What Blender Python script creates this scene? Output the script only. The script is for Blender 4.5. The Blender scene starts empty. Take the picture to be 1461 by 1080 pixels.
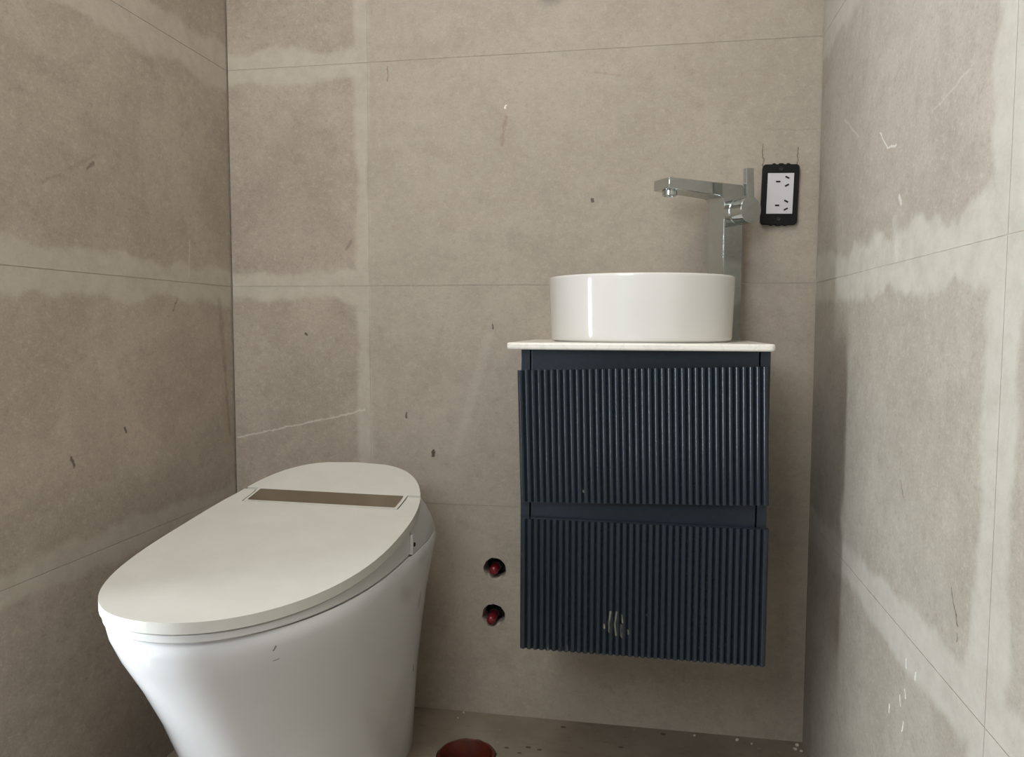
import bpy, bmesh, math, random
from mathutils import Vector, Matrix, noise as mnoise
R = random.Random(7)
scn = bpy.context.scene
col = scn.collection

# ------------------------------------------------------------------ camera
F_PX = 1089.739
YAW, PIT, ROL = -0.1720585, -0.0688813, 0.0031633
fwd = Vector((math.sin(YAW)*math.cos(PIT), math.cos(YAW)*math.cos(PIT), math.sin(PIT)))
rgt = Vector((math.cos(YAW), -math.sin(YAW), 0)); upv = rgt.cross(fwd)
r2 = rgt*math.cos(ROL) + upv*math.sin(ROL); u2 = -rgt*math.sin(ROL) + upv*math.cos(ROL)
cd = bpy.data.cameras.new('camera'); cam = bpy.data.objects.new('camera', cd); col.objects.link(cam)
cd.sensor_width = 36; cd.lens = F_PX/1461*36; cd.clip_start = 0.02
cam.matrix_world = Matrix(((r2.x, u2.x, -fwd.x, 0.970066), (r2.y, u2.y, -fwd.y, -1.683592), (r2.z, u2.z, -fwd.z, 0.899076), (0, 0, 0, 1)))
scn.camera = cam

# ------------------------------------------------------------------ world, lights, exposure
W, CEIL, FRONT = 1.31887, 2.3, -2.15
world = bpy.data.worlds.new('world'); scn.world = world; world.use_nodes = True
world.node_tree.nodes['Background'].inputs[0].default_value = (0.75, 0.85, 1, 1)
world.node_tree.nodes['Background'].inputs[1].default_value = 0.55
def area(name, loc, rot, sx, sy, power, colr, spread=180):
    l = bpy.data.lights.new(name, 'AREA'); l.shape = 'RECTANGLE'; l.size = sx; l.size_y = sy
    l.energy = power; l.color = colr; l.spread = math.radians(spread)
    o = bpy.data.objects.new(name, l); col.objects.link(o); o.location = loc; o.rotation_euler = rot
    return o
WIN_Y0, WIN_Y1, WIN_Z0, WIN_Z1 = -1.26, -0.785, 0.06, 1.85      # tall narrow side window in the left wall
area('window_daylight', (-0.80, -1.20, 0.60), (0, -math.pi/2, 0), 0.95, 0.34, 38, (0.88, 0.95, 1.0))
DOOR_X0, DOOR_X1, DOOR_Z = 0.04, 0.70, 2.08
area('added_front_fill', ((DOOR_X0+DOOR_X1)/2, FRONT-0.02, 1.68), (math.pi/2, 0, 0), DOOR_X1-DOOR_X0, 0.78, 13.5, (0.95, 0.98, 1.0))  # fill light added in an unseen doorway, brightens back wall and toilet
scn.view_settings.view_transform = 'Standard'; scn.view_settings.look = 'None'
scn.view_settings.gamma = 1; scn.view_settings.use_curve_mapping = False
scn.view_settings.exposure = 0.08

# ------------------------------------------------------------------ material helpers
class NT:
    def __init__(s, name):
        s.m = bpy.data.materials.new(name); s.m.use_nodes = True; s.t = s.m.node_tree
        s.b = s.t.nodes['Principled BSDF']
    def n(s, ty, **kw):
        o = s.t.nodes.new(ty)
        for k, v in kw.items(): setattr(o, k, v)
        return o
    def put(s, sock, v):
        if isinstance(v, bpy.types.NodeSocket): s.t.links.new(v, sock)
        elif v is not None: sock.default_value = v
    def math(s, op, a, b=None, c=None, clamp=False):
        o = s.n('ShaderNodeMath', operation=op); o.use_clamp = clamp
        s.put(o.inputs[0], a)
        if b is not None: s.put(o.inputs[1], b)
        if c is not None: s.put(o.inputs[2], c)
        return o.outputs[0]
    def vec(s, op, a, b=None, scale=None):
        o = s.n('ShaderNodeVectorMath', operation=op)
        s.put(o.inputs[0], a)
        if b is not None: s.put(o.inputs[1], b)
        if scale is not None: s.put(o.inputs['Scale'], scale)
        return o.outputs['Value'] if op in ('DOT_PRODUCT', 'LENGTH', 'DISTANCE') else o.outputs[0]
    def comb(s, x, y, z=0.0):
        o = s.n('ShaderNodeCombineXYZ')
        for i, v in enumerate((x, y, z)): s.put(o.inputs[i], v)
        return o.outputs[0]
    def noise(s, v, scale, detail=3, rough=0.55, dist=0.0):
        o = s.n('ShaderNodeTexNoise'); s.put(o.inputs['Vector'], v)
        o.inputs['Scale'].default_value = scale; o.inputs['Detail'].default_value = detail
        o.inputs['Roughness'].default_value = rough; o.inputs['Distortion'].default_value = dist
        return o.outputs[0]
    def smooth(s, v, a, b, lo=0.0, hi=1.0):
        o = s.n('ShaderNodeMapRange', interpolation_type='SMOOTHSTEP')
        for k, x in zip(range(5), (v, a, b, lo, hi)): s.put(o.inputs[k], x)
        return o.outputs[0]
    def mix(s, f, a, b, mode='MIX'):
        o = s.n('ShaderNodeMix', data_type='RGBA', blend_type=mode)
        s.put(o.inputs[0], f); s.put(o.inputs[6], a); s.put(o.inputs[7], b)
        return o.outputs[2]
    def pos(s): return s.n('ShaderNodeNewGeometry').outputs['Position']
    def obj(s): return s.n('ShaderNodeTexCoord').outputs['Object']
    def sep(s, v):
        o = s.n('ShaderNodeSeparateXYZ'); s.put(o.inputs[0], v); return o.outputs
    def bump(s, h, strength, dist=0.002):
        o = s.n('ShaderNodeBump'); o.inputs['Strength'].default_value = strength; o.inputs['Distance'].default_value = dist
        s.put(o.inputs['Height'], h); s.t.links.new(o.outputs[0], s.b.inputs['Normal'])
    def seg(s, P, a, b, w, soft):
        A = (a[0], a[1], 0); BA = Vector((b[0]-a[0], b[1]-a[1], 0)); L2 = max(BA.length_squared, 1e-9)
        pa = s.vec('SUBTRACT', P, A)
        h = s.math('MULTIPLY', s.vec('DOT_PRODUCT', pa, tuple(BA)), 1/L2, clamp=True)
        q = s.vec('SUBTRACT', pa, s.vec('SCALE', tuple(BA), scale=h))
        return s.smooth(s.vec('LENGTH', q), w, w+soft, 1.0, 0.0)
def c4(r, g, b): return (r, g, b, 1)
def plain(name, c, rough=0.5, metal=0.0, coat=0.0, spec=0.5, var=0.05, vscale=30, bump=0.0):
    t = NT(name); n = t.noise(t.obj(), vscale, 4)
    f = t.smooth(n, 0.3, 0.7)
    t.put(t.b.inputs['Base Color'], t.mix(f, c4(*[x*(1-var) for x in c]), c4(*[min(1, x*(1+var)) for x in c])))
    t.b.inputs['Roughness'].default_value = rough; t.b.inputs['Metallic'].default_value = metal
    t.b.inputs['Coat Weight'].default_value = coat; t.b.inputs['Specular IOR Level'].default_value = spec
    if bump: t.bump(n, bump, 0.001)
    return t.m

TILE = (0.405, 0.352, 0.288); TILE_D = (0.335, 0.288, 0.232); HAZE = (0.515, 0.475, 0.40)
def wall_mat(name, axis, hlim, hazes, coverage, marks, seed, tint=(1, 1, 1), haze_k=0.8):
    """stone-look porcelain tile; smeared grout haze beside the joints; marks = pencil lines, chips, drips"""
    t = NT(name); px = t.sep(t.pos()); u, v = px[axis], px[2]
    P0 = t.comb(u, v, 0.0); wn_ = t.n('ShaderNodeTexNoise'); t.put(wn_.inputs['Vector'], P0); wn_.inputs['Scale'].default_value = 75; wn_.inputs['Detail'].default_value = 2
    P = t.vec('MULTIPLY', t.vec('ADD', P0, t.vec('SCALE', t.vec('SUBTRACT', wn_.outputs['Color'], (0.5, 0.5, 0.5)), scale=0.011)), (1, 1, 0)); Ps = t.comb(u, v, seed)
    big = t.noise(Ps, 4.5, 5, 0.6, 0.6); mid = t.noise(Ps, 26, 5, 0.65); fine = t.noise(Ps, 260, 3, 0.7)
    T = [tuple(x*k for x, k in zip(cc, tint)) for cc in (TILE, TILE_D, HAZE)]
    base = t.mix(t.smooth(big, 0.32, 0.68), c4(*T[1]), c4(*T[0]))
    base = t.mix(t.math('MULTIPLY', t.smooth(mid, 0.45, 0.75), 0.35), base, c4(*[x*0.78 for x in T[1]]))
    base = t.mix(t.math('MULTIPLY', t.smooth(fine, 0.5, 0.72), 0.32), base, c4(*[x*1.3 for x in T[0]]))
    base = t.mix(t.math('MULTIPLY', t.smooth(fine, 0.47, 0.30), 0.28), base, c4(*[x*0.62 for x in T[1]]))
    sp = t.noise(Ps, 95, 5, 0.75)
    base = t.mix(t.math('MULTIPLY', t.smooth(sp, 0.52, 0.66), 0.34), base, c4(*[x*1.32 for x in T[0]]))
    base = t.mix(t.math('MULTIPLY', t.smooth(sp, 0.46, 0.33), 0.38), base, c4(*[x*0.66 for x in T[1]]))
    # grout haze
    e1 = t.noise(t.comb(u, t.math('MULTIPLY', v, 0.55), seed+3), 9, 4, 0.55)
    e2 = t.noise(t.comb(t.math('MULTIPLY', u, 0.6), v, seed+8), 9, 4, 0.55)
    mask = None
    for kind, at, w0, amp in hazes:
        d = t.math('ABSOLUTE', t.math('SUBTRACT', v if kind == 'h' else u, at))
        w = t.math('ADD', t.math('MULTIPLY', t.math('SUBTRACT', e1 if kind == 'h' else e2, 0.5), amp*2.4), w0)
        mk = t.smooth(t.math('SUBTRACT', d, w), 0.010, -0.008)
        if hlim is not None and kind == 'h': mk = t.math('MULTIPLY', mk, t.smooth(u, hlim+0.01, hlim-0.01, 0.0, 1.0))
        mask = mk if mask is None else t.math('MAXIMUM', mask, mk)
    if coverage:      # (from u, to u, edge softness): a tile that was wiped with grout all over
        for a, b, k in coverage:
            cv = t.math('MULTIPLY', t.smooth(u, a-0.004, a+0.004), t.smooth(u, b-0.004, b+0.004, 1.0, 0.0))
            mask = t.math('MAXIMUM', mask, t.math('MULTIPLY', cv, k))
    streak = t.smooth(t.noise(t.comb(u, v, seed+11), 32, 5, 0.65), 0.3, 0.7, 0.55, 1.0)
    mask = t.math('MULTIPLY', t.math('MULTIPLY', mask, streak), haze_k)
    cur = t.mix(mask, base, c4(*T[2]))
    for (a, b, w, soft, cc, k) in marks:
        cur = t.mix(t.math('MULTIPLY', t.seg(P, a, b, w, soft), k), cur, c4(*cc))
    t.put(t.b.inputs['Base Color'], cur)
    t.b.inputs['Roughness'].default_value = 0.62; t.b.inputs['Specular IOR Level'].default_value = 0.35
    t.bump(t.math('ADD', t.math('MULTIPLY', mid, 0.5), t.math('MULTIPLY', fine, 0.5)), 0.35, 0.0012)
    return t.m

J3, J2, J1, J0 = 0.4896, 0.9896, 1.4896, 1.9896      # horizontal tile joints
XJ, YJR = 0.3448, -0.855                             # vertical joints of the back and the right wall
DK, RD, LT = (0.05, 0.04, 0.03), (0.22, 0.12, 0.08), (0.68, 0.65, 0.57)
PEN = (0.12, 0.10, 0.08)
marksB = [((0.006, 0.629), (0.20, 0.672), 0.0006, 0.002, LT, 0.55), ((0.20, 0.672), (0.329, 0.702), 0.0006, 0.002, LT, 0.5),
  ((0.431, 0.698), (0.432, 0.688), 0.0016, 0.002, DK, 0.75), ((0.494, 0.612), (0.4945, 0.600), 0.0022, 0.002, DK, 0.9),
  ((0.633, 0.901), (0.633, 0.893), 0.0012, 0.0015, DK, 0.8), ((0.853, 1.174), (0.853, 1.170), 0.0014, 0.002, DK, 0.8),
  ((1.206, 1.277), (1.207, 1.232), 0.0005, 0.001, PEN, 0.8), ((1.275, 1.269), (1.276, 1.23), 0.0005, 0.001, PEN, 0.8),
  ((0.662, 1.359), (0.653, 1.299), 0.0012, 0.005, RD, 0.3), ((0.662, 1.380), (0.662, 1.377), 0.0012, 0.0018, (0.9, 0.85, 0.78), 0.9),
  ((0.392, 1.478), (0.392, 1.448), 0.0006, 0.0015, RD, 0.6), ((0.55, 0.611), (0.624, 0.875), 0.002, 0.016, LT, 0.14),
  ((0.186, 0.878), (0.189, 0.877), 0.0018, 0.002, DK, 0.8), ((0.757, 1.616), (0.765, 1.617), 0.006, 0.035, (0.10, 0.10, 0.095), 0.62),
  ((0.855, 1.442), (0.91, 1.432), 0.0005, 0.003, RD, 0.2), ((1.207, 1.307), (1.311, 1.304), 0.0006, 0.002, PEN, 0.15),
  ((0.90, 0.292), (0.9, 0.28), 0.002, 0.002, LT, 0.0), ((0.30, 1.09), (0.29, 1.075), 0.002, 0.004, PEN, 0.4)]
matB = wall_mat('tile_back', 0, XJ, [('h', J2, 0.031, 0.035), ('h', J1, 0.034, 0.035), ('v', XJ-0.014, 0.016, 0.014)], [(XJ, W+0.1, 0.42)], marksB, 1.3)
marksL = [((-0.572, 1.132), (-0.529, 1.149), 0.0006, 0.004, PEN, 0.2), ((-0.509, 1.165), (-0.448, 1.199), 0.0006, 0.006, PEN, 0.22),
  ((-0.467, 1.173), (-0.452, 1.185), 0.0012, 0.003, DK, 0.5), ((-0.391, 0.703), (-0.388, 0.697), 0.0018, 0.002, DK, 0.8),
  ((-0.531, 0.669), (-0.526, 0.655), 0.0018, 0.003, DK, 0.75), ((-0.214, 0.954), (-0.222, 0.945), 0.0006, 0.003, DK, 0.4),
  ((-0.222, 0.945), (-0.23, 0.926), 0.0006, 0.003, DK, 0.35), ((-0.053, 0.953), (-0.036, 0.80), 0.004, 0.01, PEN, 0.22),
  ((-0.036, 0.80), (-0.021, 0.639), 0.002, 0.006, PEN, 0.3), ((-0.165, 1.08), (-0.172, 1.0), 0.0008, 0.002, LT, 0.3),
  ((-0.62, 1.09), (-0.60, 1.09), 0.002, 0.004, PEN, 0.15)]
matL = wall_mat('tile_left', 1, None, [('h', J2, 0.040, 0.035), ('h', J1, 0.050, 0.035), ('h', J3, 0.03, 0.03)], None, marksL, 5.1, haze_k=0.72)
WH = (0.8, 0.79, 0.74)
marksR = [((-0.417, 1.194), (-0.455, 1.163), 0.0006, 0.002, WH, 0.5), ((-0.455, 1.163), (-0.498, 1.159), 0.0006, 0.002, WH, 0.5),
  ((-0.519, 1.082), (-0.529, 1.071), 0.0012, 0.005, WH, 0.45), ((-0.635, 1.167), (-0.742, 1.183), 0.0003, 0.003, WH, 0.14),
  ((-0.57, 0.688), (-0.584, 0.67), 0.0005, 0.001, DK, 0.7), ((-0.756, 0.602), (-0.779, 0.567), 0.0005, 0.0012, DK, 0.75),
  ((-0.777, 0.558), (-0.778, 0.546), 0.0005, 0.001, DK, 0.6), ((-0.62, 0.459), (-0.621, 0.447), 0.0008, 0.001, WH, 0.9),
  ((-0.655, 0.456), (-0.656, 0.447), 0.0008, 0.001, WH, 0.9), ((-0.601, 0.397), (-0.605, 0.387), 0.001, 0.001, WH, 0.9),
  ((-0.56, 0.366), (-0.558, 0.355), 0.001, 0.001, WH, 0.9), ((-0.619, 0.415), (-0.623, 0.406), 0.0008, 0.001, WH, 0.9),
  ((-0.616, 0.37), (-0.615, 0.357), 0.001, 0.001, WH, 0.9), ((-0.195, 1.273), (-0.294, 1.218), 0.0004, 0.003, WH, 0.2),
  ((-0.52, 1.0), (-0.50, 1.05), 0.003, 0.012, WH, 0.15)]
matR = wall_mat('tile_right', 1, None, [('h', J2, 0.045, 0.055), ('h', J1, 0.05, 0.05), ('h', J3, 0.038, 0.035), ('v', YJR, 0.038, 0.03)], None, marksR, 9.7, tint=(0.975, 1.015, 1.06), haze_k=0.85)
matG = plain('grout', (0.52, 0.475, 0.40), 0.9, var=0.12, vscale=60)
matDark = plain('dark_gap', (0.06, 0.05, 0.04), 0.9)

# ------------------------------------------------------------------ mesh helpers
def mesh_obj(name, bm, mat, parent=None, smooth=False, loc=None, rot=None, bevel=None, segs=2, auto=35):
    bmesh.ops.recalc_face_normals(bm, faces=bm.faces[:])
    me = bpy.data.meshes.new(name); bm.to_mesh(me); bm.free()
    if mat: me.materials.append(mat)
    o = bpy.data.objects.new(name, me); col.objects.link(o)
    if parent: o.parent = parent
    if loc is not None: o.location = loc
    if rot is not None: o.rotation_euler = rot
    if bevel:
        m = o.modifiers.new('bevel', 'BEVEL'); m.width = bevel; m.segments = segs; m.limit_method = 'ANGLE'; m.angle_limit = math.radians(40)
        m.harden_normals = False
    if smooth:
        for f in me.polygons: f.use_smooth = True
        me.set_sharp_from_angle(angle=math.radians(auto))
    return o
def box(bm, x0, x1, y0, y1, z0, z1, M=None):
    vs = [bm.verts.new((x, y, z)) for z in (z0, z1) for y in (y0, y1) for x in (x0, x1)]
    for f in ((0, 2, 3, 1), (4, 5, 7, 6), (0, 1, 5, 4), (2, 6, 7, 3), (0, 4, 6, 2), (1, 3, 7, 5)):
        bm.faces.new([vs[i] for i in f])
    if M is not None: bmesh.ops.transform(bm, matrix=M, verts=vs)
    return vs
def bbox(*a, M=None):
    bm = bmesh.new(); box(bm, *a, M=M); return bm
def loft(bm, rings, cap0=True, cap1=True, closed=True):
    vv = [[bm.verts.new(p) for p in r] for r in rings]
    n = len(rings[0])
    for a, b in zip(vv, vv[1:]):
        for i in range(n if closed else n-1):
            j = (i+1) % n; bm.faces.new((a[i], a[j], b[j], b[i]))
    if cap0: bm.faces.new(vv[0][::-1])
    if cap1: bm.faces.new(vv[-1])
    return vv
def lathe(bm, prof, n=64, sx=1.0, sy=1.0, cx=0, cy=0, cap0=True, cap1=True):
    return loft(bm, [[(cx+r*sx*math.cos(2*math.pi*i/n), cy+r*sy*math.sin(2*math.pi*i/n), z) for i in range(n)] for r, z in prof], cap0, cap1)
def empty(name, loc, rotz=0.0):
    o = bpy.data.objects.new(name, None); col.objects.link(o); o.location = loc; o.rotation_euler = (0, 0, rotz)
    o.empty_display_size = 0.1; return o
def tag(o, label, cat, group=None):
    o['label'] = label; o['category'] = cat
    if group: o['group'] = group
    return o
def struct(o, label, cat):
    o['kind'] = 'structure'; o['label'] = label; o['category'] = cat; return o
def holed_panel(x0, x1, z0, z1, y0, y1, holes, nseg=28):
    """upright slab (front y0, back y1) pierced by rough round holes (x, z, r, seed)"""
    bm = bmesh.new(); edges = []; loops = []
    def ring(pts):
        vs = [bm.verts.new((x, y0, z)) for x, z in pts]
        edges.extend(bm.edges.new((vs[i], vs[(i+1) % len(vs)])) for i in range(len(vs)))
    ring([(x0, z0), (x1, z0), (x1, z1), (x0, z1)])
    for hx, hz, hr, sd in holes:
        rr = random.Random(sd); ring([(hx+hr*(1+rr.uniform(-.05, .05))*math.cos(a), hz+hr*(1+rr.uniform(-.05, .05))*math.sin(a)) for a in [2*math.pi*i/nseg for i in range(nseg)]])
    bmesh.ops.triangle_fill(bm, use_beauty=True, use_dissolve=False, edges=edges)
    r = bmesh.ops.extrude_face_region(bm, geom=bm.faces[:])
    bmesh.ops.translate(bm, vec=(0, y1-y0, 0), verts=[g for g in r['geom'] if isinstance(g, bmesh.types.BMVert)])
    return bm

# ------------------------------------------------------------------ the room
TT, GAP = 0.0011, 0.0006          # tile thickness, half joint
HOLES = [(0.639, 0.343, 0.0262, 3), (0.636, 0.234, 0.0268, 5)]
_b = holed_panel(0.0036, W+0.03, -0.1, CEIL, TT, 0.05, HOLES); box(_b, -0.03, 0.03, 0.0502, 0.07, -0.1, CEIL)
wb = struct(mesh_obj('wall_back', _b, matG), 'back wall of large beige stone-look tiles behind the vanity and toilet', 'wall')
rows = [(0.0, J3), (J3, J2), (J2, J1), (J1, J0), (J0, CEIL)]
for z0, z1 in rows:
    for k, (x0, x1) in enumerate(((0.0034, XJ), (XJ, W-0.0008))):
        a = (x0 + (GAP if k else 0), x1 - (0 if k else GAP)*1.0)
        if z0 == 0.0 and k == 1: bm = holed_panel(a[0], a[1], z0, z1-GAP, 0.0, TT, HOLES)
        else: bm = bbox(a[0], a[1], 0.0, TT, z0 + (GAP if z0 else 0), z1-GAP)
        mesh_obj('tile', bm, matB, wb)
def panel_wall(name, xa, xb, opening, mat, label):
    bm = bmesh.new(); y0, y1 = FRONT, (0.0 if xa > 0 else 0.05)
    if opening:
        oy0, oy1, oz0, oz1 = opening
        for q in ((y0, oy0, -0.1, CEIL), (oy1, y1, -0.1, CEIL), (oy0, oy1, -0.1, oz0), (oy0, oy1, oz1, CEIL)):
            box(bm, xa, xb, *q)
    else: box(bm, xa, xb, y0, y1, -0.1, CEIL)
    return struct(mesh_obj(name, bm, mat), label, 'wall')
wl = panel_wall('wall_left', -0.12, -TT, (WIN_Y0, WIN_Y1, WIN_Z0, WIN_Z1), matG, 'left wall of beige tiles with smeared grout, beside the toilet')
for z0, z1 in rows:
    for y0, y1 in ((-0.74, -0.0008), (-1.74, -0.74), (FRONT, -1.74)):
        cuts = []
        if y0 == -1.74:      # tiles cut round the window opening
            if z1 > WIN_Z0 and z0 < WIN_Z1:
                cuts = [(y0, WIN_Y0, z0, z1), (WIN_Y1, y1, z0, z1)]
                if z0 < WIN_Z0: cuts.append((WIN_Y0, WIN_Y1, z0, WIN_Z0))
                if z1 > WIN_Z1: cuts.append((WIN_Y0, WIN_Y1, WIN_Z1, z1))
        for a, b, c, d in cuts or [(y0, y1, z0, z1)]:
            mesh_obj('tile', bbox(-TT, 0.0, a+GAP, b-GAP, c+(GAP if c else 0), d-GAP), matL, wl)
wr = panel_wall('wall_right', W+TT, W+0.1, None, matG, 'right wall of beige tiles with broad pale grout smears, beside the vanity')
for z0, z1 in rows:
    for y0, y1 in ((YJR, -0.0012), (YJR-1.0, YJR), (FRONT, YJR-1.0)):
        mesh_obj('tile', bbox(W, W+TT, y0+GAP, y1-GAP, z0+(GAP if z0 else 0), z1-GAP), matR, wr)
matPaint = plain('ceiling_paint', (0.72, 0.70, 0.66), 0.9, var=0.02)
bm = bmesh.new(); yf0, yf1 = FRONT-0.1, FRONT
for q in ((-0.12, DOOR_X0, -0.1, CEIL), (DOOR_X1, W+0.1, -0.1, CEIL), (DOOR_X0, DOOR_X1, DOOR_Z, CEIL)): box(bm, q[0], q[1], yf0, yf1, q[2], q[3])
struct(mesh_obj('wall_front', bm, plain('front_plaster', (0.36, 0.33, 0.28), 0.85, var=0.1, vscale=6)), 'plain unseen wall facing the vanity, with an open doorway added for light', 'wall')
struct(mesh_obj('ceiling', bbox(-0.12, W+0.1, FRONT-0.1, 0.05, CEIL, CEIL+0.08), matPaint), 'plain pale painted ceiling above the tiled walls', 'ceiling')

# flat glowing panel added under the ceiling, out of view, to brighten the room
def fill_panel_mat():
    t = NT('fill_panel_diffuser'); t.b.inputs['Base Color'].default_value = c4(0.9, 0.9, 0.9)
    t.b.inputs['Emission Color'].default_value = c4(1.0, 0.955, 0.89); t.b.inputs['Emission Strength'].default_value = 6
    return t.m
cl = empty('added_fill_panel', (0.64, -1.15, CEIL-0.001))
bm = bmesh.new(); box(bm, -0.40, 0.40, -0.40, 0.40, -0.03, 0.0); mesh_obj('housing', bm, plain('fill_panel_housing', (0.7, 0.7, 0.7), 0.5), cl, bevel=0.004)
mesh_obj('diffuser', bbox(-0.385, 0.385, -0.385, 0.385, -0.036, -0.0302), fill_panel_mat(), cl)
tag(cl, 'flat square light panel added under the ceiling, unseen, to brighten the room', 'ceiling light')

# window frame and glass, out of view beside the camera
matFrame = plain('window_frame_white', (0.75, 0.75, 0.73), 0.4)
bm = bmesh.new(); fw_ = 0.018
for q in ((WIN_Y0, WIN_Y0+fw_, WIN_Z0, WIN_Z1), (WIN_Y1-fw_, WIN_Y1, WIN_Z0, WIN_Z1), (WIN_Y0+fw_, WIN_Y1-fw_, WIN_Z0, WIN_Z0+fw_), (WIN_Y0+fw_, WIN_Y1-fw_, WIN_Z1-fw_, WIN_Z1)):
    box(bm, -0.028, -0.004, *q)
wn = struct(mesh_obj('window_1', bm, matFrame), 'tall narrow window in the left wall, white frame', 'window')

# floor with the waste pipe hole
DX, DY, DR = 0.6125, -0.1755, 0.060
t = NT('floor_screed'); ps = t.pos()
n1 = t.noise(ps, 7, 5, 0.6); n2 = t.noise(ps, 55, 4, 0.6); n3 = t.noise(t.vec('MULTIPLY', ps, (1, 2.4, 1)), 24, 4, 0.6)
cc = t.mix(t.smooth(n1, 0.3, 0.7), c4(0.21, 0.172, 0.13), c4(0.29, 0.243, 0.19))
cc = t.mix(t.math('MULTIPLY', t.smooth(n3, 0.56, 0.74), 0.55), cc, c4(0.16, 0.12, 0.09))
cc = t.mix(t.math('MULTIPLY', t.smooth(n2, 0.62, 0.78), 0.5), cc, c4(0.46, 0.41, 0.34))
for fx, fy, fr in ((0.69, -0.135, 0.0022), (0.735, -0.125, 0.0028), (0.72, -0.15, 0.0018), (0.76, -0.13, 0.0022), (0.93, -0.09, 0.0022), (0.80, -0.03, 0.003), (1.02, -0.02, 0.0026)):
    cc = t.mix(t.math('MULTIPLY', t.seg(ps, (fx, fy), (fx+0.004, fy), fr, 0.002), 0.85), cc, c4(0.05, 0.035, 0.025))
t.put(t.b.inputs['Base Color'], cc); t.b.inputs['Roughness'].default_value = 0.6; t.bump(n2, 0.3, 0.002)
bm = holed_panel(-0.12, W+0.1, FRONT-0.1, 0.05, 0.0, 0.1, [(DX, DY, DR+0.003, 11)])
bmesh.ops.transform(bm, matrix=Matrix(((1, 0, 0, 0), (0, 0, 1, 0), (0, -1, 0, 0), (0, 0, 0, 1))), verts=bm.verts[:])
fl = struct(mesh_obj('floor', bm, t.m), 'dusty beige floor with dark spots and a round waste hole', 'floor')

# ------------------------------------------------------------------ waste pipe in the floor
pp = empty('waste_pipe', (DX, DY, -0.1))
matPVC = plain('red_pvc', (0.105, 0.02, 0.009), 0.45, var=0.25, vscale=25)
bm = bmesh.new(); lathe(bm, [(DR, 0.0), (DR, 0.1005), (DR-0.001, 0.1015), (DR-0.004, 0.1015), (DR-0.005, 0.1), (DR-0.005, 0.0)], 56, cap0=False, cap1=False)
mesh_obj('pipe_wall', bm, matPVC, pp, smooth=True)
bm = bmesh.new(); lathe(bm, [(DR-0.0055, 0.008), (DR-0.0055, 0.014)], 48)
mesh_obj('debris_plug', bm, plain('pipe_mud', (0.07, 0.02, 0.011), 0.9, var=0.4, vscale=40, bump=0.6), pp)
tag(pp, 'round red-brown plastic waste pipe opening set in the floor', 'pipe')

# ------------------------------------------------------------------ capped water pipes in the wall holes
matRec = plain('hole_mortar', (0.19, 0.165, 0.135), 0.9, var=0.5, vscale=90, bump=0.8)
matRed = plain('red_plastic', (0.20, 0.012, 0.018), 0.25, coat=0.3)
matBrass = plain('pipe_fitting', (0.08, 0.07, 0.06), 0.5, metal=0.6)
Mx = Matrix.Rotation(-math.pi/2, 4, 'X')      # +z -> +y (into the wall)
for i, (hx, hz, hr, sd) in enumerate(HOLES):
    rt = empty('water_outlet', (hx, 0.049, hz))
    bm = bmesh.new(); lathe(bm, [(hr*1.12, 0.0), (hr*1.12, 0.03), (0.001, 0.03)], 32, cap0=False, cap1=True)
    bmesh.ops.transform(bm, matrix=Mx, verts=bm.verts[:])
    mesh_obj('hole_lining', bm, matRec, rt, smooth=True)
    ox, oz = ((-0.005, -0.007), (-0.006, -0.011))[i]
    Mp = Matrix.Translation((ox, 0.03, oz)) @ Matrix.Rotation(math.pi/2, 4, 'X')
    bm = bmesh.new(); lathe(bm, [(0.0155, 0.0), (0.0155, 0.028), (0.013, 0.031), (0.013, 0.040)], 6); bmesh.ops.transform(bm, matrix=Mp, verts=bm.verts[:])
    mesh_obj('fitting', bm, matBrass, rt)
    bm = bmesh.new(); y1 = 0.074 + 0.012*i
    lathe(bm, [(0.0105, 0.040), (0.0105, y1-0.006), (0.009, y1-0.002), (0.005, y1), (0.001, y1+0.0004)], 20); bmesh.ops.transform(bm, matrix=Mp, verts=bm.verts[:])
    mesh_obj('plug', bm, matRed, rt, smooth=True, auto=50)
    tag(rt, ('red capped water pipe in the upper of two round wall holes', 'red capped water pipe in the lower of two round wall holes')[i], 'pipe', 'capped water pipes in the back wall')

# ------------------------------------------------------------------ vanity cabinet
NAVY = (0.019, 0.028, 0.038)
t = NT('navy_lacquer'); g = t.pos(); s3 = t.sep(g)
nf = t.noise(g, 120, 4, 0.7); ns = t.noise(t.vec('MULTIPLY', g, (1, 1, 0.25)), 160, 3, 0.6)
cc = t.mix(t.smooth(nf, 0.3, 0.7), c4(*[x*0.92 for x in NAVY]), c4(*[x*1.08 for x in NAVY]))
Pxz = t.comb(s3[0], s3[2], 0.0)
scuff = None
for a, b, w in (((0.9165, 0.390), (0.9135, 0.368), 0.0008), ((0.9135, 0.368), (0.914, 0.352), 0.0008), ((0.927, 0.390), (0.924, 0.368), 0.0008), ((0.924, 0.368), (0.9265, 0.348), 0.0008), ((0.936, 0.385), (0.938, 0.372), 0.0006), ((0.9355, 0.366), (0.9365, 0.345), 0.0010),
    ((0.9055, 0.366), (0.906, 0.360), 0.0008), ((0.948, 0.357), (0.949, 0.351), 0.0010), ((0.980, 0.3875), (0.9805, 0.3865), 0.0007), ((0.8655, 0.606), (0.866, 0.604), 0.0006)):
    k = t.seg(Pxz, a, b, w, 0.0016); scuff = k if scuff is None else t.math('MAXIMUM', scuff, k)
scuff = t.math('MULTIPLY', scuff, t.smooth(ns, 0.35, 0.6, 0.05, 0.5))
low = t.math('MULTIPLY', t.math('MULTIPLY', t.smooth(s3[2], 0.327, 0.311), t.smooth(s3[0], 0.92, 0.80)), t.smooth(ns, 0.55, 0.72, 0, 0.28))
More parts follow.
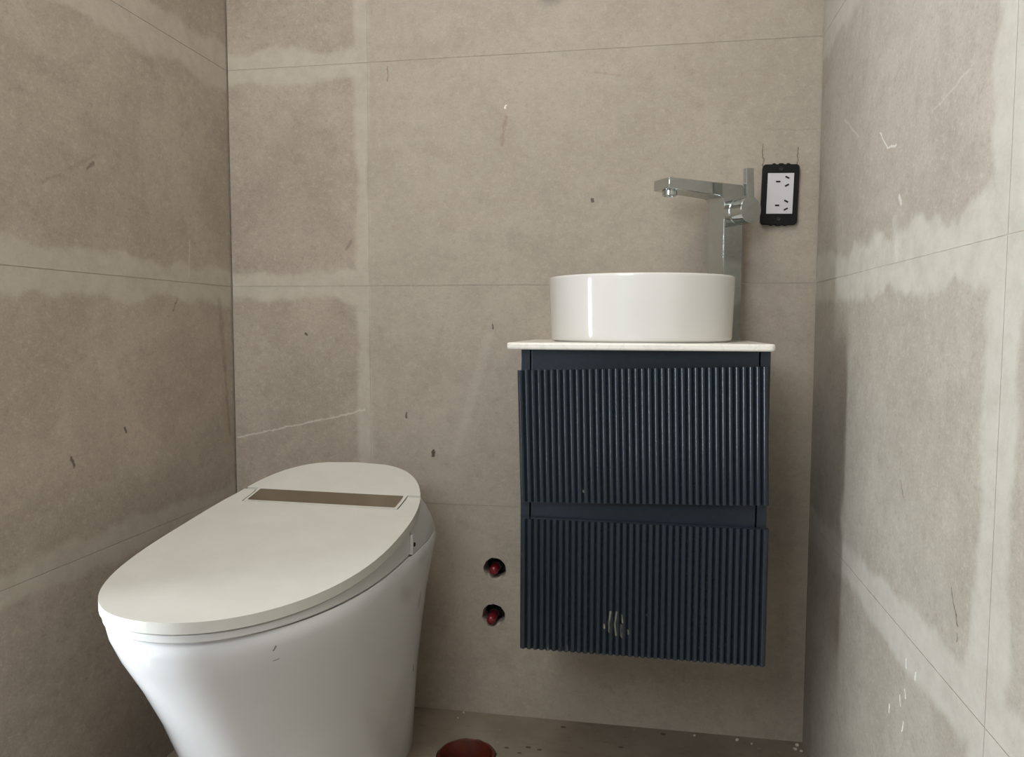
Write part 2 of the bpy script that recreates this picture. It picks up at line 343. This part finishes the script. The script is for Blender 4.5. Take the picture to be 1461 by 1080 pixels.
cc = t.mix(t.math('MAXIMUM', scuff, low), cc, c4(0.50, 0.46, 0.36))
t.put(t.b.inputs['Base Color'], cc); t.b.inputs['Roughness'].default_value = 0.20; t.b.inputs['Specular IOR Level'].default_value = 0.5
matNavy = t.m
CX0, CX1, CYF, CZ0, CZ1 = 0.750, 1.1825, -0.322, 0.312, 0.857
vt = empty('vanity_cabinet', ((CX0+CX1)/2, -0.165, CZ0))
def vpart(name, bm, mat, **k):
    bmesh.ops.translate(bm, vec=(-(CX0+CX1)/2, 0.165, -CZ0), verts=bm.verts[:]); return mesh_obj(name, bm, mat, vt, **k)
PT = 0.0165
vpart('side_panel', bbox(CX0, CX0+PT, CYF, -0.001, CZ0, CZ1-0.0005), matNavy, bevel=0.001)
vpart('side_panel', bbox(CX1-PT, CX1, CYF, -0.001, CZ0, CZ1-0.0005), matNavy, bevel=0.001)
vpart('bottom_panel', bbox(CX0+PT+0.001, CX1-PT-0.001, CYF, -0.001, CZ0, CZ0+0.016), matNavy)
vpart('back_panel', bbox(CX0+PT+0.001, CX1-PT-0.001, -0.012, -0.001, CZ0+0.017, CZ1-0.0005), matNavy)
vpart('finger_rail', bbox(CX0+PT+0.0022, CX1-PT-0.0022, CYF+0.002, CYF+0.014, 0.775, CZ1-0.0005), matNavy, bevel=0.001)
vpart('finger_rail', bbox(CX0+PT+0.0022, CX1-PT-0.0022, CYF+0.002, CYF+0.014, 0.505, 0.615), matNavy, bevel=0.001)
def fluted(w, h, n=38, base=0.012, amp=0.0065, k=8):
    """milled fluted front, lying in xz, front towards -y, centred"""
    bm = bmesh.new(); p = w/n; prof = []
    for i in range(n):
        for j in range(k):
            s = j/k; x = -w/2 + p*(i+s)
            prof.append((x, -base - amp*math.sin(math.pi*min(1, max(0, (s-0.07)/0.86)))**0.6))
    prof.append((w/2, -base))
    ring = prof + [(w/2, 0.0), (-w/2, 0.0)]
    loft(bm, [[(x, y, z) for x, y in ring] for z in (-h/2, h/2)])
    return bm
yb = CYF - 0.0008
for nm, cx, cz, w, h, rot in (('drawer_front', 0.9645, 0.7065, 0.4315, 0.238, -0.0275), ('drawer_front', 0.9685, 0.4305, 0.4325, 0.241, 0.0)):
    o = mesh_obj(nm, fluted(w, h), matNavy, vt, smooth=True, auto=50, loc=(cx-(CX0+CX1)/2, yb+0.165, cz-CZ0), rot=(0, rot, 0))
    b = bbox(cx-0.19, cx+0.19, CYF+0.016, -0.02, cz-0.085, cz+0.05)
    bmesh.ops.translate(b, vec=(-cx, -yb, -cz), verts=b.verts[:])
    mesh_obj('drawer_box', b, plain('drawer_box_'+str(cz), (0.3, 0.29, 0.27), 0.6), o)
tag(vt, 'dark navy wall-hung vanity cabinet with two fluted drawers under white stone top', 'cabinet')

# ------------------------------------------------------------------ stone top
t = NT('white_marble'); g = t.obj()
w_ = t.noise(t.vec('MULTIPLY', g, (1, 1, 1)), 9, 6, 0.6, 1.2)
vein = t.smooth(t.math('ABSOLUTE', t.math('SUBTRACT', w_, 0.5)), 0.0, 0.035, 1.0, 0.0)
cc = t.mix(t.math('MULTIPLY', vein, 0.15), c4(0.83, 0.80, 0.73), c4(0.40, 0.37, 0.34))
t.put(t.b.inputs['Base Color'], cc); t.b.inputs['Roughness'].default_value = 0.25
bm = bmesh.new(); x0, x1, y0, y1, r = 0.727, 1.187, -0.345, -0.001, 0.008
def rrect(x0, x1, y0, y1, r, n=6, corners=(1, 1, 1, 1)):
    pts = []
    for (cx, cy, a0), on in zip(((x1-r, y1-r, 0), (x0+r, y1-r, 90), (x0+r, y0+r, 180), (x1-r, y0+r, 270)), corners):
        if on:
            for i in range(n+1):
                a = math.radians(a0+90*i/n); pts.append((cx+r*math.cos(a), cy+r*math.sin(a)))
        else:
            pts.append((x1 if a0 in (0, 270) else x0, y1 if a0 in (0, 90) else y0))
    return pts
loft(bm, [[(x-0.957, y+0.17, z) for x, y in rrect(x0, x1, y0, y1, r, corners=(0, 0, 1, 1))] for z in (0.0, 0.0125)])
ct = mesh_obj('countertop', bm, t.m, loc=(0.957, -0.17, 0.857), bevel=0.0035, segs=3, smooth=True)
tag(ct, 'thin white marble countertop with faint grey veins on navy cabinet', 'countertop')
CT = 0.8695

# ------------------------------------------------------------------ basin
t = NT('glazed_ceramic'); 
t.b.inputs['Base Color'].default_value = c4(0.83, 0.82, 0.79); nn = t.noise(t.obj(), 9, 2)
t.put(t.b.inputs['Base Color'], t.mix(t.smooth(nn, 0.3, 0.7), c4(0.71, 0.70, 0.67), c4(0.73, 0.72, 0.69)))
t.b.inputs['Roughness'].default_value = 0.09; t.b.inputs['Specular IOR Level'].default_value = 0.55
matCer = t.m
bs = empty('vessel_basin', (0.960, -0.175, CT))
RX, RY, BH = 0.1765, 0.158, 0.1225
prof = [(0.92, 0.0), (0.935, 0.0), (0.94, 0.0022), (0.966, 0.0026), (0.974, 0.005), (0.978, 0.009), (0.981, 0.02), (0.991, 0.07), (0.999, 0.112), (1.0, 0.118), (0.9985, 0.121), (0.993, 0.1225), (0.972, 0.1225), (0.966, 0.1215), (0.963, 0.119),
        (0.955, 0.09), (0.94, 0.05), (0.90, 0.03), (0.80, 0.022), (0.50, 0.017), (0.14, 0.014)]
bm = bmesh.new(); lathe(bm, prof, 128, RX, RY)
mesh_obj('bowl', bm, matCer, bs, smooth=True, auto=60)
bm = bmesh.new(); lathe(bm, [(0.024, 0.0145), (0.024, 0.0165), (0.021, 0.0175), (0.018, 0.0165), (0.001, 0.0165)], 32)
matChrome = plain('chrome', (0.57, 0.61, 0.61), 0.07, metal=1.0, var=0.01)
mesh_obj('drain', bm, matChrome, bs, smooth=True)
tag(bs, 'glossy white round vessel basin on the marble top', 'basin')

# ------------------------------------------------------------------ tall basin mixer
FX, FY = 1.1285, -0.052; PHI = math.radians(36)
ft = empty('basin_mixer', (FX, FY, CT), 0)
ft.rotation_euler = (0, 0, math.pi + PHI)       # local +x = spout direction (left and towards the room)
s = 0.0245; H = 0.3155
# column and spout as one bent body: profile in local xz, extruded along local y
TH = 0.0265; LEN = 0.138; rf = 0.016
pf = [(-s, 0.0), (s, 0.0), (s, H-TH-rf)]
for i in range(1, 6):
    a = math.radians(90*i/6); pf.append((s+rf-rf*math.cos(a), H-TH-rf+rf*math.sin(a)))
pf += [(s+rf, H-TH), (s+LEN, H-TH+0.006), (s+LEN, H), (-s+0.006, H)]
for i in range(1, 5):
    a = math.radians(90*i/5); pf.append((-s+0.006-0.006*math.sin(a), H-0.006+0.006*math.cos(a)))
pf.append((-s, H-0.006))
bm = bmesh.new(); loft(bm, [[(x, y, z) for x, z in pf] for y in (-s, s)])
mesh_obj('body', bm, matChrome, ft, bevel=0.0018, segs=2, smooth=True)
bm = bmesh.new(); lathe(bm, [(0.0145, H-TH+0.0055), (0.0145, H-TH-0.004), (0.0135, H-TH-0.005), (0.011, H-TH-0.005), (0.0105, H-TH-0.002), (0.001, H-TH-0.002)], 28, cx=s+LEN-0.020)
mesh_obj('aerator', bm, matChrome, ft, smooth=True)
# handle: barrel on the side that faces the room (local +y), lever rising from its end cap
HZ = H-0.058; Mh = Matrix.Translation((0.002, s, HZ)) @ Matrix.Rotation(-math.pi/2, 4, 'X')
bm = bmesh.new(); lathe(bm, [(0.026, 0.0), (0.026, 0.016), (0.0247, 0.0165), (0.0247, 0.0195), (0.026, 0.02), (0.026, 0.050)], 40); bmesh.ops.transform(bm, matrix=Mh, verts=bm.verts[:])
hd = mesh_obj('handle', bm, matChrome, ft, smooth=True, bevel=0.0008)
M2 = Matrix.Translation((0.002, s+0.0455, HZ)) @ Matrix.Rotation(math.radians(3), 4, 'Y')
mesh_obj('lever', bbox(-0.0095, 0.0095, -0.0055, 0.0042, 0.018, 0.080, M=M2), matChrome, hd, bevel=0.0008)
tag(ft, 'tall square chrome basin mixer tap with side lever, behind the basin', 'tap')

# ------------------------------------------------------------------ power outlet
po = empty('power_outlet', (1.2405, -0.0005, 1.172)); po.rotation_euler = (0, 0.022, 0)
matBlk = plain('black_plastic', (0.004, 0.004, 0.005), 0.55, spec=0.25, var=0.1)
def slab(pts, y0, y1):
    bm = bmesh.new(); loft(bm, [[(x, y, z) for x, z in pts] for y in (y0, y1)]); return bm
ol = rrect(-0.0365, 0.0365, -0.0615, 0.0615, 0.007, 5)
# little lugs along the top and the bottom edge
def lugs(pts):
    out = []
    for a, b in zip(pts, pts[1:]+pts[:1]):
        out.append(a)
        if abs(a[0]-b[0]) > 0.03:
            sg = 1 if a[1] > 0 else -1
            for f, lw in ((0.26, 0.004), (0.5, 0.006), (0.74, 0.004)):
                cx = a[0]+(b[0]-a[0])*f; d = 1 if b[0] > a[0] else -1
                for k in (-1, -0.6, 0.6, 1): out.append((cx+d*k*lw, a[1]+sg*(0.0022 if abs(k) < 0.8 else 0)))
    return out
mesh_obj('mounting_frame', slab(lugs(ol), -0.010, 0.0), matBlk, po, bevel=0.0012)
matWht = plain('white_plastic', (0.62, 0.61, 0.64), 0.35, var=0.01)
fc = mesh_obj('socket_face', slab([(-0.026, -0.040), (0.026, -0.040), (0.026, 0.043), (-0.026, 0.043)], -0.0125, -0.0102), matWht, po, bevel=0.0008)
matSlot = plain('slot_black', (0.004, 0.004, 0.004), 0.8)
for zc in (0.0255, -0.023):
    for dx, dz, a in ((-0.005, 0.0, 0), (0.0125, 0.0085, -28), (0.0125, -0.0075, 28)):
        Ms = Matrix.Translation((dx, -0.0128, zc+dz)) @ Matrix.Rotation(-math.radians(a), 4, 'Y')
        mesh_obj('slot', bbox(-0.0043, 0.0043, -0.0004, 0.0002, -0.0016, 0.0016, M=Ms), matSlot, fc)
for zc in (0.052, -0.0505):
    bm = bmesh.new(); lathe(bm, [(0.004, 0.0), (0.004, 0.0012), (0.003, 0.0016), (0.0015, 0.0008)], 16)
    bmesh.ops.transform(bm, matrix=Matrix.Translation((0, -0.0101, zc)) @ Matrix.Rotation(math.pi/2, 4, 'X'), verts=bm.verts[:])
    mesh_obj('screw', bm, plain('screw_dark%d' % (zc > 0), (0.012, 0.012, 0.013), 0.5), po)
tag(po, 'upright double power outlet with black frame and white face on tiles', 'outlet')

# ------------------------------------------------------------------ smart toilet
TX, TY, TR = 0.340, -0.35, math.radians(-2.2)
tl = empty('toilet', (TX, TY, 0.0), TR)
def prof_z(y):      # top of the lid along its length (world-like y before rotation)
    u = y+0.25
    return 0.555 + (0.2*u+0.2*u*u if u < 0 else 0.3*u)
def sgnpow(c, e): return math.copysign(abs(c)**e, c)
def outline(hw, yf, yr, ym, nf, nr, n=96):
    pts = []
    for i in range(n):
        a = 2*math.pi*i/n; c, s_ = math.cos(a), math.sin(a)
        e = 2/(nf if s_ < 0 else nr)
        pts.append((hw*sgnpow(c, e), ym + (sgnpow(s_, e)*(yr-ym) if s_ >= 0 else sgnpow(s_, e)*(ym-yf))))
    return pts
LIDA = dict(hw=0.212, yf=-0.792, yr=-0.104, ym=-0.43, nf=2.15, nr=2.75)
def lid_hw(y, inset=0.0):
    d = LIDA
    if y < d['ym']: q = (d['ym']-y)/(d['ym']-d['yf']-inset); n = d['nf']
    else: q = (y-d['ym'])/(d['yr']-inset-d['ym']); n = d['nr']
    return (d['hw']-inset)*max(0.0, 1-min(1, q)**n)**(1/n)
t = NT('lid_plastic'); nn = t.noise(t.obj(), 14, 4)
t.put(t.b.inputs['Base Color'], t.mix(t.smooth(nn, 0.35, 0.7), c4(0.60, 0.592, 0.54), c4(0.63, 0.622, 0.57)))
t.b.inputs['Roughness'].default_value = 0.42
matLid = t.m
def lanes(name, spans, th, mat, bev):
    """solid sheet following prof_z: spans = list of (ys, xl(y), xr(y)) strips sharing edges"""
    bm = bmesh.new(); NXS = 14; cache = {}
    def V(x, y):
        k = (round(x, 5), round(y, 5))
        if k not in cache: cache[k] = bm.verts.new((x, y-TY, prof_z(y)))
        return cache[k]
    for ys, xf in spans:
        prev = None
        for y in ys:
            row = [V(x, y) for x in xf(y)]
            if prev:
                for i in range(len(row)-1):
                    q = []
                    for v in (prev[i], prev[i+1], row[i+1], row[i]):
                        if v not in q: q.append(v)
                    if len(q) > 2:
                        try: bm.faces.new(q)
                        except ValueError: pass
            prev = row
    r = bmesh.ops.extrude_face_region(bm, geom=bm.faces[:])
    bmesh.ops.translate(bm, vec=(0, 0, -th), verts=[g for g in r['geom'] if isinstance(g, bmesh.types.BMVert)])
    return mesh_obj(name, bm, mat, tl, bevel=bev, segs=3, smooth=True, auto=45)
YH, YN = -0.231, -0.292          # hinge line, front of the cut-out for the rear cover's tongue
XN = 0.166                       # half-width of that cut-out
def cosl(a, b, n, end=True):     # levels denser at a
    return [a+(b-a)*(1-math.cos(math.pi/2*i/n)) for i in range(n+1)]
def lin(a, b, n): return [a+(b-a)*i/n for i in range(n+1)]
def xs_full(y):
    h = max(lid_hw(y), 0.0005); return [-h]+[max(-h+1e-4, min(h-1e-4, v))*1.0 for v in ([-XN]+lin(-XN, XN, 8)[1:-1]+[XN])]+[h] if h > XN+0.002 else [h*v/10 for v in range(-10, 11, 2)]
yA = LIDA['yf']
def xs10(y):
    h = max(lid_hw(y), 0.0006); return [-h]+lin(-min(h, h*XN/lid_hw(YN)), min(h, h*XN/lid_hw(YN)), 8)+[h]
lid = lanes('lid', [(cosl(yA, -0.43, 22)+lin(-0.43, YN, 10)[1:], xs10),
                    (lin(YN, YH-0.0065, 5), lambda y: [-lid_hw(y), -XN*1.0]), (lin(YN, YH-0.0065, 5), lambda y: [XN, lid_hw(y)])], 0.016, matLid, 0.0035)
yb_ = LIDA['yr']
def xs_r(y):
    h = max(lid_hw(y), 0.0006); k = h*(XN-0.003)/lid_hw(YH+0.0015); return [-h]+lin(-k, k, 8)+[h]
XT = XN-0.003
rc = lanes('rear_cover', [(lin(YN+0.003, YH+0.0015, 4), lambda y: lin(-XT, XT, 8)), (lin(YH+0.0015, -0.20, 3)+[yb_-(yb_+0.20)*math.cos(math.pi/2*i/30) for i in range(1, 31)], xs_r)], 0.014, matLid, 0.002)
# brown mirror strip inlaid in the tongue
bm = bmesh.new(); a = rrect(-0.157, 0.157, YN+0.007, YH-0.004, 0.003, 3)
loft(bm, [[(x, y-TY, prof_z(y)+dz) for x, y in a] for dz in (-0.002, 0.0008)])
matStrip = plain('bronze_strip', (0.38, 0.32, 0.25), 0.22, metal=0.9, var=0.06, vscale=20)
sp = mesh_obj('display_strip', bm, matStrip, rc); sp['label'] = 'brown mirror-finish strip'
# ceramic body
ZR = 0.472
matBody = NT('toilet_ceramic'); t = matBody; o3 = t.obj(); sx = t.sep(o3)
cc = c4(0.80, 0.80, 0.79); P2 = t.comb(sx[1], sx[2], 0.0)
cur = t.mix(t.smooth(t.noise(o3, 5, 3), 0.35, 0.7), c4(0.74, 0.745, 0.745), c4(0.77, 0.775, 0.775))
right = t.smooth(sx[0], 0.0, 0.02)
for a, b, w, so, cl, k in (((-0.352, 0.447), (-0.353, 0.441), 0.0006, 0.001, (0.05,)*3, 0.7), ((-0.347, 0.423), (-0.341, 0.424), 0.0004, 0.001, (0.1,)*3, 0.6), ((0.145, 0.20), (0.146, 0.188), 0.0015, 0.002, (0.06,)*3, 0.8),
    ((0.11, 0.36), (0.113, 0.345), 0.006, 0.008, (0.45,)*3, 0.5), ((0.13, 0.425), (0.131, 0.42), 0.005, 0.008, (0.5,)*3, 0.35), ((0.03, 0.10), (0.07, 0.16), 0.03, 0.05, (0.55,)*3, 0.3)):
    cur = t.mix(t.math('MULTIPLY', t.math('MULTIPLY', t.seg(P2, a, b, w, so), right), k), cur, c4(*cl))
t.put(t.b.inputs['Base Color'], cur); t.b.inputs['Roughness'].default_value = 0.10; t.b.inputs['Specular IOR Level'].default_value = 0.5
#        z      hw     yf      yr     ym     nf    nr
secs = [(0.0,   0.150, -0.600, -0.070, -0.34, 2.3, 4.0), (0.006, 0.153, -0.604, -0.068, -0.34, 2.3, 4.0), (0.10, 0.158, -0.618, -0.066, -0.35, 2.25, 4.0),
        (0.20, 0.168, -0.645, -0.064, -0.36, 2.2, 4.0), (0.28, 0.180, -0.680, -0.062, -0.38, 2.2, 4.0), (0.35, 0.192, -0.720, -0.060, -0.40, 2.15, 4.0),
        (0.41, 0.204, -0.757, -0.056, -0.42, 2.15, 4.2), (0.445, 0.210, -0.774, -0.054, -0.43, 2.15, 4.4), (0.464, 0.2115, -0.779, -0.054, -0.43, 2.15, 4.4), (ZR, 0.209, -0.776, -0.057, -0.43, 2.15, 4.4)]
bm = bmesh.new(); loft(bm, [[(x, y-TY, z) for x, y in outline(*q, n=120)] for z, *q in secs])
mesh_obj('body', bm, matBody.m, tl, smooth=True, auto=50)
# seat ring: wedge between lid underside and rim, front of the side tab
matSeat = plain('seat_plastic', (0.66, 0.66, 0.64), 0.3, var=0.01)
YT = -0.335
def half_path(inset, hw_add, ymax, n=60):
    """right side from ymax forward round the nose to the left side"""
    pts = []
    for i in range(n+1):
        a = math.pi*i/n
        d = LIDA; hw = d['hw']-inset; x = hw*sgnpow(math.cos(a), 2/d['nf']); y = d['ym'] - (d['ym']-d['yf']-inset)*abs(math.sin(a))**(2/d['nf'])
        pts.append((x, y))
    side = [(lid_hw(y, inset), y) for y in lin(ymax, LIDA['ym'], 6)[:-1]]
    return side + pts + [(-x, y) for x, y in side[::-1]]
bm = bmesh.new(); o1 = half_path(0.004, 0, YT); i1 = half_path(0.06, 0, YT)
n = len(o1)
ro_t = [(x, y-TY, prof_z(y)-0.0185) for x, y in o1]; ro_b = [(x, y-TY, ZR+0.0025) for x, y in o1]
ri_b = [(x, y-TY, ZR+0.0025) for x, y in i1]; ri_t = [(x, y-TY, prof_z(y)-0.0185) for x, y in i1]
rings = list(zip(ro_t, ro_b, ri_b, ri_t))
loft(bm, rings)
mesh_obj('seat', bm, matSeat, tl, smooth=True, bevel=0.002, auto=45)
# bidet housing behind the seat, flaring from the rear cover down to the rim
matHs = plain('housing_plastic', (0.60, 0.60, 0.585), 0.35, var=0.01)
def rear_path(fx, yr, ymin, n=56):
    """from the right side at ymin, round the back, to the left side"""
    pts = []
    for i in range(n+1):
        a = math.pi*i/n; pts.append(fx(a))
    return pts
def body_rear(a, hw=0.2085, yr=-0.0575, ym=YT+0.003, nr=3.0):
    y = ym+(yr-ym)*abs(math.sin(a))**(2/nr); q = (y+0.43)/(yr+0.43)
    return (math.copysign(hw*max(0.0, 1-min(1.0, q)**4.4)**(1/4.4), math.cos(a)), y)
def lid_rear(a, ins=0.0035, ym=YT+0.003, nr=2.75):
    d = LIDA; y = ym+(d['yr']-ins-ym)*abs(math.sin(a))**(2/nr); return (math.copysign(lid_hw(y, ins), math.cos(a)) if abs(math.cos(a)) > 1e-6 else 0.0, y)
ring_list = []
for f in (0.0, 0.10, 0.3, 0.55, 0.8, 1.0):
    rr = []
    for i in range(57):
        a = math.pi*i/56; b0 = body_rear(a); l0 = lid_rear(a); g = f**1.5
        x = b0[0]+(l0[0]-b0[0])*g; y = b0[1]+(l0[1]-b0[1])*g; zt = prof_z(l0[1])-0.0168
        rr.append((x, y-TY, ZR+0.001+(zt-ZR-0.001)*f))
    ring_list.append(rr)
bm = bmesh.new(); loft(bm, ring_list)
mesh_obj('bidet_housing', bm, matHs, tl, smooth=True, auto=50)
# side tab and button
tab = mesh_obj('side_tab', bbox(0.2055, 0.2115, YT-TY-0.004, YT-TY+0.003, ZR+0.003, 0.512), matSeat, tl, bevel=0.001)
bm = bmesh.new(); lathe(bm, [(0.0040, 0.0), (0.0040, 0.002), (0.003, 0.0026)], 18); bmesh.ops.transform(bm, matrix=Matrix.Translation((0.2085, YT-TY+0.013, ZR+0.018)) @ Matrix.Rotation(math.pi/2, 4, 'Y'), verts=bm.verts[:])
sn = mesh_obj('sensor', bm, matBlk, tl); sn['label'] = 'small black round sensor'
tag(tl, 'white one-piece smart toilet with closed lid and brown strip, in the corner', 'toilet')

# ------------------------------------------------------------------ crumbs of mortar on the floor
matCr = plain('mortar_crumb', (0.62, 0.58, 0.50), 0.9, var=0.2, vscale=200)
for i, (x, y, sz) in enumerate(((1.305, -0.014, 0.006), (1.298, -0.030, 0.0045), (1.31, -0.035, 0.004), (1.09, -0.012, 0.0035), (1.18, -0.014, 0.0045), (1.21, -0.024, 0.003), (0.567, -0.004, 0.0028), (0.56, -0.03, 0.0025))):
    bm = bmesh.new(); bmesh.ops.create_icosphere(bm, subdivisions=1, radius=sz)
    for v in bm.verts: v.co *= R.uniform(0.75, 1.2); v.co.z = max(v.co.z*0.7, -sz*0.4)
    o = mesh_obj('mortar_crumb', bm, matCr, loc=(x, y-0.004, sz*0.4))
    tag(o, 'small pale crumb of dried mortar on the floor by the back wall', 'debris', 'mortar crumbs along the back wall')
